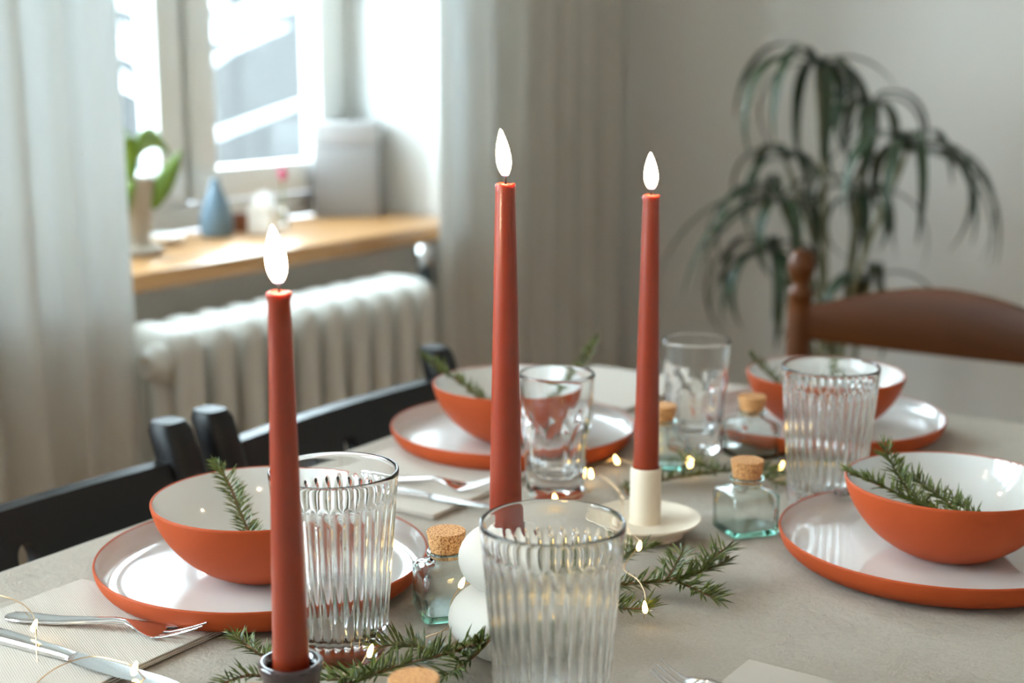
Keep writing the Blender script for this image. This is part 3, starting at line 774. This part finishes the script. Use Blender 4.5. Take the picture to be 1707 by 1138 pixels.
sprig('spruce branch with forked shoots lying in front of the beige candle holder', [
    [T(930, 985, .006), T(1030, 975, .010), T(1120, 966, .013), T(1170, 952, .016), T(1212, 934, .018)],
    [T(960, 985, .010), T(1040, 925, .014), T(1085, 912, .016)],
    [T(1112, 965, .013), T(1128, 938, .020), T(1138, 918, .024)],
    [T(1125, 967, .012), T(1165, 985, .010), T(1198, 1000, .006)],
    [T(980, 1000, .010), T(1040, 1014, .010), T(1085, 1012, .010)],
    [T(1170, 952, .016), T(1195, 925, .024), T(1212, 912, .026)]], seed=5)
sprig('short spruce sprig between the fork tips and the dark candle holder', [
    [T(470, 1112, .006), T(425, 1085, .012), T(388, 1058, .014)]], seed=8, needle=.0135)
sprig('short spruce sprig sticking out left of the dark candle holder base', [
    [T(480, 1140, .006), T(420, 1125, .010), T(365, 1142, .010)]], seed=9, needle=.0135)
sprig('spruce twig lying behind the aqua bottle between glasses and candle', [
    [T(1080, 806, .006), T(1130, 795, .010), T(1200, 786, .012), T(1260, 780, .012), T(1306, 790, .008)],
    [T(1200, 786, .012), T(1160, 770, .014), T(1130, 768, .014)],
    [T(1240, 782, .012), T(1285, 800, .008), T(1306, 808, .006)]], seed=12, dens=.8)
sprig('tiny spruce tip beside the tube of the beige candle holder', [
    [T(1062, 832, .005), T(1046, 822, .012), T(1042, 808, .016)]], seed=13, needle=.010)
def inbowl(key, dx, dy, dz): q = PL[key]; return q + Vector((cyw * dx - syw * dy, syw * dx + cyw * dy, dz))
sprig('spruce sprig leaning inside the bowl beside fork and napkin', [
    [inbowl('near_left', .010, -.045, .020), inbowl('near_left', -.010, -.010, .037), inbowl('near_left', -.030, .028, .060), inbowl('near_left', -.044, .046, .070)]], seed=15, needle=.0145, dens=1.3)
sprig('spruce sprig leaning over the rim of the bowl behind the white ball holder', [
    [inbowl('far_left', -.010, -.030, .018), inbowl('far_left', -.040, -.020, .052), inbowl('far_left', -.075, .0, .072), inbowl('far_left', -.092, .010, .084)]], seed=17, needle=.0145, dens=1.3)
sprig('spruce sprig rising from the bowl behind the faceted tumbler', [
    [inbowl('far_left', .010, .0, .010), inbowl('far_left', .045, .010, .040), inbowl('far_left', .072, .020, .072), inbowl('far_left', .086, .026, .096)]], seed=18, needle=.0145, dens=1.3)
sprig('spruce sprig leaning in the bowl in front of the brown chair', [
    [inbowl('head', -.010, .0, .010), inbowl('head', -.045, .005, .042), inbowl('head', -.070, .010, .066), inbowl('head', -.076, .012, .074)],
    [inbowl('head', .0, .01, .010), inbowl('head', .02, .04, .04), inbowl('head', .02, .055, .056)]], seed=19, needle=.0145, dens=1.3)
sprig('large forked spruce sprig in the bowl with several upright tips', [
    [inbowl('right', .010, -.055, .036), inbowl('right', -.020, -.042, .044), inbowl('right', -.056, -.012, .056), inbowl('right', -.080, .006, .063)],
    [inbowl('right', -.030, -.036, .046), inbowl('right', -.042, -.010, .060), inbowl('right', -.052, .012, .082)],
    [inbowl('right', -.004, -.044, .044), inbowl('right', -.020, -.016, .054), inbowl('right', -.036, .002, .062)],
    [inbowl('right', .010, -.050, .040), inbowl('right', .0, -.034, .046), inbowl('right', -.006, -.022, .050)]], seed=21, needle=.0155, dens=1.5)

# ------------------------------------------------------------------ fairy lights
fl_ = thing('fairy_light_string', 'thin copper fairy light string with tiny glowing drops among the spruce', 'fairy lights', T(60, 1120, .002))
fb = fl_.location.copy()
paths = [[T(-30, 985, .004), T(25, 1000, .005), T(50, 1018, .012), T(59, 1040, .018), T(61, 1075, .012), T(66, 1108, .003), T(100, 1118, .003), T(60, 1140, .004), T(95, 1112, .010), T(150, 1094, .014), T(200, 1102, .016), T(225, 1113, .014), T(252, 1136, .006), T(330, 1150, .003), T(420, 1138, .004), T(470, 1142, .004),
          T(560, 1128, .004), T(600, 1108, .008), T(618, 1084, .014), T(660, 1070, .010), T(705, 1063, .004), T(750, 1045, .010), T(790, 1012, .026), T(806, 985, .036)],
         [T(1030, 790, .004), T(1040, 880, .010), T(1058, 893, .022), T(1066, 908, .026), T(1040, 945, .016), T(1062, 965, .018), T(1074, 985, .020), T(1076, 1008, .016), T(1074, 1030, .004)],
         [T(806, 985, .036), T(850, 975, .004), T(880, 948, .006), T(930, 935, .008), T(970, 955, .006), T(985, 990, .008), T(1030, 1005, .004)],
         [T(1040, 832, .004), T(1020, 806, .008), T(985, 788, .010), T(940, 806, .008), T(925, 824, .008), T(955, 800, .008), T(1000, 778, .012), T(1027, 764, .012), T(1080, 778, .008), T(1106, 752, .012), T(1128, 762, .012), T(1150, 770, .014), T(1222, 764, .014), T(1300, 774, .014), T(1345, 772, .006)]]
OBST = [(GL[k], .037) for k in ('g1', 'g2', 'g3')] + [(GL[k], .031) for k in ('f1', 'f2')] + [(q, .028) for q in BOT] + [(C1, .028), (C2, .0395), (C3, .015)]
def avoid(p):
    p = Vector(p)
    for c, rr in OBST:
        d = Vector((p.x - c.x, p.y - c.y, 0))
        if d.length < rr + .003:
            d = d.normalized() if d.length > 1e-5 else Vector((1, 0, 0)); p.x = c.x + d.x * (rr + .003); p.y = c.y + d.y * (rr + .003)
    d = math.hypot(p.x - C3.x, p.y - C3.y)
    if d < .049: p.z = max(p.z, TABLE_Z + .019)
    return p
def bulb_at(p, d=Vector((0, 0, -1))):
    m = MB().lathe(dense([(0, -.0050), (.0012, -.0046), (.0019, -.0030), (.0019, -.001), (.0012, .0022), (.0005, .0036), (0, .004)], 2), 12)
    o = m.build('bulb', 'led', wr, loc=p - fb, rot=d.to_track_quat('-Z', 'Y').to_euler()); return o
for pth in paths:
    wr = MB().tube([avoid(q) - fb for q in smoothpath(pth, 7)], .00042, 5).build('wire', 'copper_wire', fl_)
for px, py, hh in ((58, 1041, .018), (225, 1112, .014), (618, 1083, .015), (808, 984, .037), (1075, 1010, .015), (1066, 908, .027), (1027, 765, .012), (925, 826, .009), (1128, 762, .013), (1152, 771, .015), (1303, 775, .014), (985, 788, .011), (880, 946, .008), (935, 934, .010), (985, 988, .010)):
    bulb_at(avoid(T(px, py, hh)), Vector((random.uniform(-.5, .5), random.uniform(-.5, .5), -1)))

# ------------------------------------------------------------------ black chairs at the window side
def black_chair(label, y0, y1):
    yc = (y0 + y1) / 2; hw = (y1 - y0) / 2; XB = -1.02
    t = thing('black_chair', label, 'chair', (XB, yc, 0), 0, 'black wooden chairs on the window side')
    lean = .05
    def bx(z): return (-lean * (z - .44) - .30 * max(0, z - .62)) if z > .44 else 0.0
    # local x: 0 at back plane top
    off = lean * (.78 - .44) + .30 * .16
    for s in (-1, 1):
        rings = []
        for z, w, d in ((0, .015, .015), (.44, .018, .022), (.60, .017, .020), (.75, .0185, .019), (.776, .018, .0185), (.784, .014, .015)):
            cx = off + bx(z)
            rings.append([(cx + d * math.copysign(abs(math.cos(a)) ** .6, math.cos(a)), s * hw + w * math.copysign(abs(math.sin(a)) ** .6, math.sin(a)), z) for a in [2 * PI * m / 16 for m in range(16)]])
        MB().loft(rings).build('back_post', 'black_wood', t, sharp=50)
        MB().box(off + .33, off + .362, s * (hw - .005) - .016, s * (hw - .005) + .016, 0, .43).build('leg', 'black_wood', t, bevel=.004)
        MB().box(off + .0, off + .34, s * hw - .010, s * hw + .010, .20, .225).build('stretcher', 'black_wood', t, bevel=.003)
    def slat(nm, z0, z1, th=.009):
        m = MB(); ring = []
        n = 12
        for i in range(n + 1):
            y = -hw + .004 + (2 * hw - .008) * i / n; bow = -.012 * (1 - (2 * i / n - 1) ** 2)
            ring.append([(off + bx(z) + bow + q, y, z) for z, q in ((z0, -th), (z0, th), (z1, th), (z1, -th))])
        m.loft(ring); return m.build(nm, 'black_wood', t, bevel=.003)
    slat('lower_rail', .50, .535)
    m = MB(); z0, z1, th, hb_, zc, rh, n = .610, .748, .009, .045, .702, .0125, 32
    loop_in, loop_out = [], []
    for k in range(n):
        a = 2 * PI * (k + .5) / n; c, q = math.cos(a), math.sin(a)
        loop_in.append((rh * .85 * c, zc + rh * 1.25 * q))
        tt = min((hb_ / abs(c)) if abs(c) > 1e-6 else 9, ((z1 - zc) / q) if q > 0 else ((z0 - zc) / q))
        loop_out.append((c * tt, zc + q * tt))
    for cy_, cz_ in ((-hb_, z0), (hb_, z0), (-hb_, z1), (hb_, z1)):
        kk = min(range(n), key=lambda k: (loop_out[k][0] - cy_) ** 2 + (loop_out[k][1] - cz_) ** 2); loop_out[kk] = (cy_, cz_)
    def P3(y, z, sgn): return (off + bx(z) - .012 * (1 - (y / hw) ** 2) + sgn * th, y, z)
    v = [P3(y, z, 1) for y, z in loop_in] + [P3(y, z, 1) for y, z in loop_out] + [P3(y, z, -1) for y, z in loop_in] + [P3(y, z, -1) for y, z in loop_out]; f = []
    for k in range(n):
        k2 = (k + 1) % n
        f += [(k, n + k, n + k2, k2), (2 * n + k, 2 * n + k2, 3 * n + k2, 3 * n + k), (k, k2, 2 * n + k2, 2 * n + k), (n + k, 3 * n + k, 3 * n + k2, n + k2)]
    m.add(v, f)
    for s in (-1, 1):
        m.loft([[P3(s * yy, z, q) for z, q in ((z0, -1), (z0, 1), (.62, 1), (z1, 1), (z1, -1), (.62, -1))] for yy in (hb_ - .002, hb_ + (hw - hb_) * .33, hb_ + (hw - hb_) * .66, hw - .004)])
    m.build('top_rail', 'black_wood', t, sharp=35)
    MB().box(off - .01, off + .37, -hw - .012, hw + .012, .43, .45).build('seat', 'black_wood', t, bevel=.006)
pa = onx(283, 735, -1.02).y; pb = onx(352, 700, -1.02).y; pc = onx(725, 600, -1.02).y
wch = pc - pb
black_chair('black wooden chair tucked beside the plate with fork and knife', pa - wch, pa)
black_chair('black wooden chair tucked in front of the white radiator', pb, pc)

# ------------------------------------------------------------------ brown chair at the head of the table
CY = 1.86
pl_ = ony(1335, 480, CY).x
hw = .195; cx = pl_ + hw
ch = thing('wooden_chair', 'brown wooden chair with arched top rail and ball finials behind the table', 'chair', (cx, CY, 0))
for s in (-1, 1):
    pf = [(0, 0), (.014, 0), (.017, .05), (.0165, .40), (.018, .46), (.0175, .78), (.0155, .800), (.0175, .803), (.0175, .811), (.0125, .816), (.0118, .822), (.015, .828), (.0185, .837), (.0195, .846), (.018, .856), (.0125, .865), (.006, .868), (0, .869)]
    MB().lathe(pf, 24, Matrix.Translation((s * hw, 0, 0))).build('back_post', 'brown_wood', ch, sharp=50)
    MB().lathe([(0, 0), (.013, 0), (.016, .10), (.019, .30), (.017, .43), (0, .43)], 20).build('leg', 'brown_wood', ch, loc=(s * (hw + .012), -.37, 0))
    MB().tube([(s * hw, 0, .2), (s * (hw + .012), -.37, .2)], .010, 10).build('stretcher', 'brown_wood', ch)
def arch_rail(nm, zlo, zmid, zend, par):
    n = 20; ring = []
    for i in range(n + 1):
        q = -1 + 2 * i / n; x = q * hw; z1 = zend + (zmid - zend) * (math.cos(q * PI / 2) ** 1.3); z0 = zlo - .006 * (1 - q * q); bow = .022 * (1 - q * q)
        ring.append([(x, bow - .010, z0), (x, bow + .010, z0), (x, bow + .009, z1), (x, bow - .009, z1)])
    return MB().loft(ring).build(nm, 'brown_wood', par, bevel=.005)
arch_rail('top_rail', .742, .827, .790, ch); arch_rail('ladder_rail', .580, .645, .620, ch)
MB().box(-hw - .01, hw + .01, -.385, .015, .425, .452).build('seat', 'brown_wood', ch, bevel=.010)
MB().tube([(-hw, -.37, .27), (hw, -.37, .27)], .010, 10).build('stretcher', 'brown_wood', ch)

# ------------------------------------------------------------------ floor plant
PY = 2.60
def PP(px, py, dy=0.0): return ony(px, py, PY + dy)
pbase = PP(1400, 600); pbase = Vector((pbase.x, PY, 0))
pt = thing('potted_plant', 'tall floor plant with long drooping dark green leaves by the wall', 'plant', pbase)
MB().lathe([(0, 0), (.115, 0), (.125, .01), (.15, .30), (.157, .31), (.157, .335), (.145, .335), (.142, .30), (0, .30)], 40).build('pot', 'pot_clay', pt, sharp=40)
MB().lathe([(0, .325), (.08, .322), (.141, .315)], 32).build('soil', 'soil', pt)
rl = random.Random(4)
def leaf(origin, az, L, up, droop, wid, par=pt):
    d = Vector((math.cos(az), math.sin(az), 0)); sd = Vector((-math.sin(az), math.cos(az), 0)); v = []; f = []; n = 12
    # arch: starts at elevation 'up', bends by 'droop' radians along its length
    p = Vector(origin); e = up
    for i in range(n + 1):
        s = i / n; w = wid * (min(1, s / .14) ** .7) * (1 - max(0, (s - .35) / .65) ** 1.8) + .0006
        nrm = Vector((-d.x * math.sin(e), -d.y * math.sin(e), math.cos(e)))
        v += [p - sd * w + nrm * w * .35, p - nrm * .0004, p + sd * w + nrm * w * .35]
        e -= droop / n * (1.5 - s)
        p = p + (d * math.cos(e) + Vector((0, 0, math.sin(e)))) * (L / n)
    for i in range(n):
        a = i * 3; f += [(a, a + 1, a + 4, a + 3), (a + 1, a + 2, a + 5, a + 4)]
    o = obj('leaf', mesh('leaf', v, f), 'plant_leaf', par); return o
RIGHT = math.atan2(syw, cyw)     # azimuth of the camera's right-hand side, used to read the leaves off the photograph
crowns = [((1362, 112), 0.0, 12, .26, [(RIGHT + PI + .2, .21, .9, 2.0), (RIGHT - .2, .17, .8, 1.6)]),
          ((1452, 172), .05, 11, .22, []),
          ((1512, 255), -.05, 13, .26, [(RIGHT + .1, .33, .45, 2.0), (RIGHT - .25, .30, .30, 1.9), (RIGHT + .3, .28, .5, 2.1)]),
          ((1300, 335), -.05, 12, .27, [(RIGHT + PI - .1, .31, .45, 1.6), (RIGHT + PI + .3, .29, .25, 1.5), (RIGHT + PI, .26, .05, 1.4)]),
          ((1310, 268), .08, 8, .20, []),
          ((1430, 330), .06, 10, .22, []),
          ((1285, 420), -.02, 10, .24, [(RIGHT + PI - .1, .22, .3, 1.9), (RIGHT + PI + .3, .20, .2, 1.8)]),
          ((1450, 470), .02, 8, .20, [])]
for (px, py), dy, n, L, extra in crowns:
    c = PP(px, py, dy) - pbase
    f0 = Vector((rl.uniform(-.05, .05), rl.uniform(-.05, .05), .315))
    mid = f0.lerp(c, .55) + Vector((-(c.x) * .25, 0, .02))
    sm = MB().tube(smoothpath([f0, mid, c], 6), [.008] * 6 + [.006] * 6 + [.004], 8).build('stem', 'plant_stem', pt)
    for az, LL, up, dr in extra: leaf(c, az, LL, up, dr, .0125, sm)
    for k in range(n - 2):
        az = 2 * PI * (k + rl.random() * .7) / (n - 2); leaf(c, az, L * rl.uniform(.8, 1.25), rl.uniform(.45, 1.3), rl.uniform(2.5, 3.2), rl.uniform(.008, .013), sm)

# ------------------------------------------------------------------ things on the window sill
def SP(px, py): return onz(px, py, SILL_Z)
sz = SILL_Z + .0005
q = SP(222, 424); t = thing('potted_orchid', 'grey potted orchid with broad green leaves on the window sill', 'plant', (q.x, q.y, sz))
MB().lathe([(0, 0), (.045, 0), (.052, .006), (.050, .012), (.032, .016), (.030, .02), (.033, .06), (.040, .125), (.042, .13), (.039, .13), (.035, .11), (0, .11)], 36).build('pot', 'grey_pot', t, sharp=40)
def broad(origin, tip, wid, m, bow):
    o_ = Vector(origin); e = Vector(tip); n = 12; v = []; f = []; d = (e - o_); sd = d.cross(Vector((math.sin(-YAW), math.cos(YAW), .3))).normalized()
    for i in range(n + 1):
        s = i / n; p = o_.lerp(e, s) + Vector((0, 0, bow * 4 * s * (1 - s))); w = wid * math.sin(PI * min(1, .08 + .92 * s) ** .8) ** .7 if s < 1 else .0005
        nn = sd.cross(d.normalized())
        v += [p - sd * w + nn * w * .3, p, p + sd * w + nn * w * .3]
    for i in range(n):
        a = i * 3; f += [(a, a + 1, a + 4, a + 3), (a + 1, a + 2, a + 5, a + 4)]
    md = obj('leaf', mesh('leaf', v, f), m, t); k = md.modifiers.new('thick', 'SOLIDIFY'); k.thickness = .0018
def loc_(px, py, dpt): return onx(px, py, q.x + dpt) - Vector((q.x, q.y, sz))
top = Vector((0, 0, .125))
broad(loc_(252, 345, .03), loc_(303, 250, .03), .016, 'orchid_leaf', .0)
broad(top, loc_(285, 262, -.03), .022, 'orchid_leaf', .05)
broad(top, loc_(200, 250, .02), .020, 'orchid_leaf', .04)
broad(top + Vector((.02, -.02, 0)), loc_(203, 400, .06), .016, 'orchid_leaf', .03)
broad(loc_(246, 300, .0), loc_(252, 348, .032), .010, 'orchid_leaf', .01)
MB().tube([top, loc_(215, 225, 0), loc_(190, 200, 0)], .003, 8).build('flower_stem', 'orchid_leaf', t)

q = SP(362, 394); t = thing('bottle_vase', 'blue grey teardrop vase standing on the window sill', 'vase', (q.x, q.y, sz), -.3)
pv = dense([(0, 0), (.026, 0), (.031, .006), (.031, .03), (.024, .062), (.013, .088), (.009, .10), (.0085, .108), (0, .108)], 3)
MB().lathe(pv, 32).build('vase_body', 'blue_vase', t, sharp=60)

q = SP(408, 388); t = thing('small_pot', 'small brown clay pot between the vase and the white house figure', 'pot', (q.x - .02, q.y + .01, sz))
MB().lathe([(0, 0), (.016, 0), (.020, .025), (.022, .028), (.022, .033), (.019, .033), (.017, .02), (0, .02)], 28).build('pot', 'brown_pot', t, sharp=40)
MB().lathe([(0, .019), (.018, .0195)], 20).build('soil', 'soil', t)
q = SP(440, 390); t = thing('house_figure', 'white ceramic house figure with pointed roof on the window sill', 'figurine', (q.x, q.y, sz), YAW - .25)
MB().box(-.024, .024, -.02, .02, 0, .045).build('house_body', 'white_gloss', t, bevel=.002)
m = MB(); m.add([(-.027, -.023, .044), (.027, -.023, .044), (-.027, .023, .044), (.027, .023, .044), (0, -.023, .082), (0, .023, .082)], [(0, 1, 4), (2, 5, 3), (0, 4, 5, 2), (1, 3, 5, 4), (0, 2, 3, 1)]); m.build('roof', 'white_gloss', t, bevel=.0015)
q = SP(470, 384); t = thing('flower_in_vase', 'single magenta bud in a slim clear vase on the window sill', 'flower', (q.x - .02, q.y + .02, sz))
MB().lathe([(0, 0), (.014, 0), (.016, .01), (.012, .035), (.008, .05), (.0085, .056), (.007, .056), (.0065, .05), (.010, .03), (.012, .01), (0, .006)], 24).build('vase', 'clear_glass', t, sharp=60)
MB().tube([(0, 0, .01), (.002, .002, .06), (.004, .004, .095)], .0014, 6).build('stem', 'orchid_leaf', t)
MB().lathe(dense([(0, 0), (.006, .004), (.009, .014), (.007, .024), (0, .030)], 3), 16).build('bud', 'magenta', t, loc=(.004, .004, .092))
q = SP(272, 408); t = tag(MB().lathe(dense([(0, 0), (.022, 0), (.03, .004), (.040, .016), (.0395, .0175), (.037, .016), (.027, .006), (0, .004)], 3), 40).build('small_dish', 'white_gloss', None, sharp=60, loc=(q.x, q.y, sz)), 'small white dish beside the potted orchid on the window sill', 'dish')
q = SP(632, 351); t = thing('speaker', 'light grey upright speaker box with paler top standing on the window sill', 'speaker', (q.x, min(q.y, 2.33), sz), YAW - .06)
MB().box(-.066, .066, -.05, .05, 0, .150).build('grille', 'speaker_grey', t, bevel=.004, segs=3)
MB().box(-.066, .066, -.05, .05, .150, .196).build('speaker_top', 'speaker_top', t, bevel=.004, segs=3)
MB().box(-.062, .062, -.046, .046, .14, .16).build('seam', 'dark_slate', t)
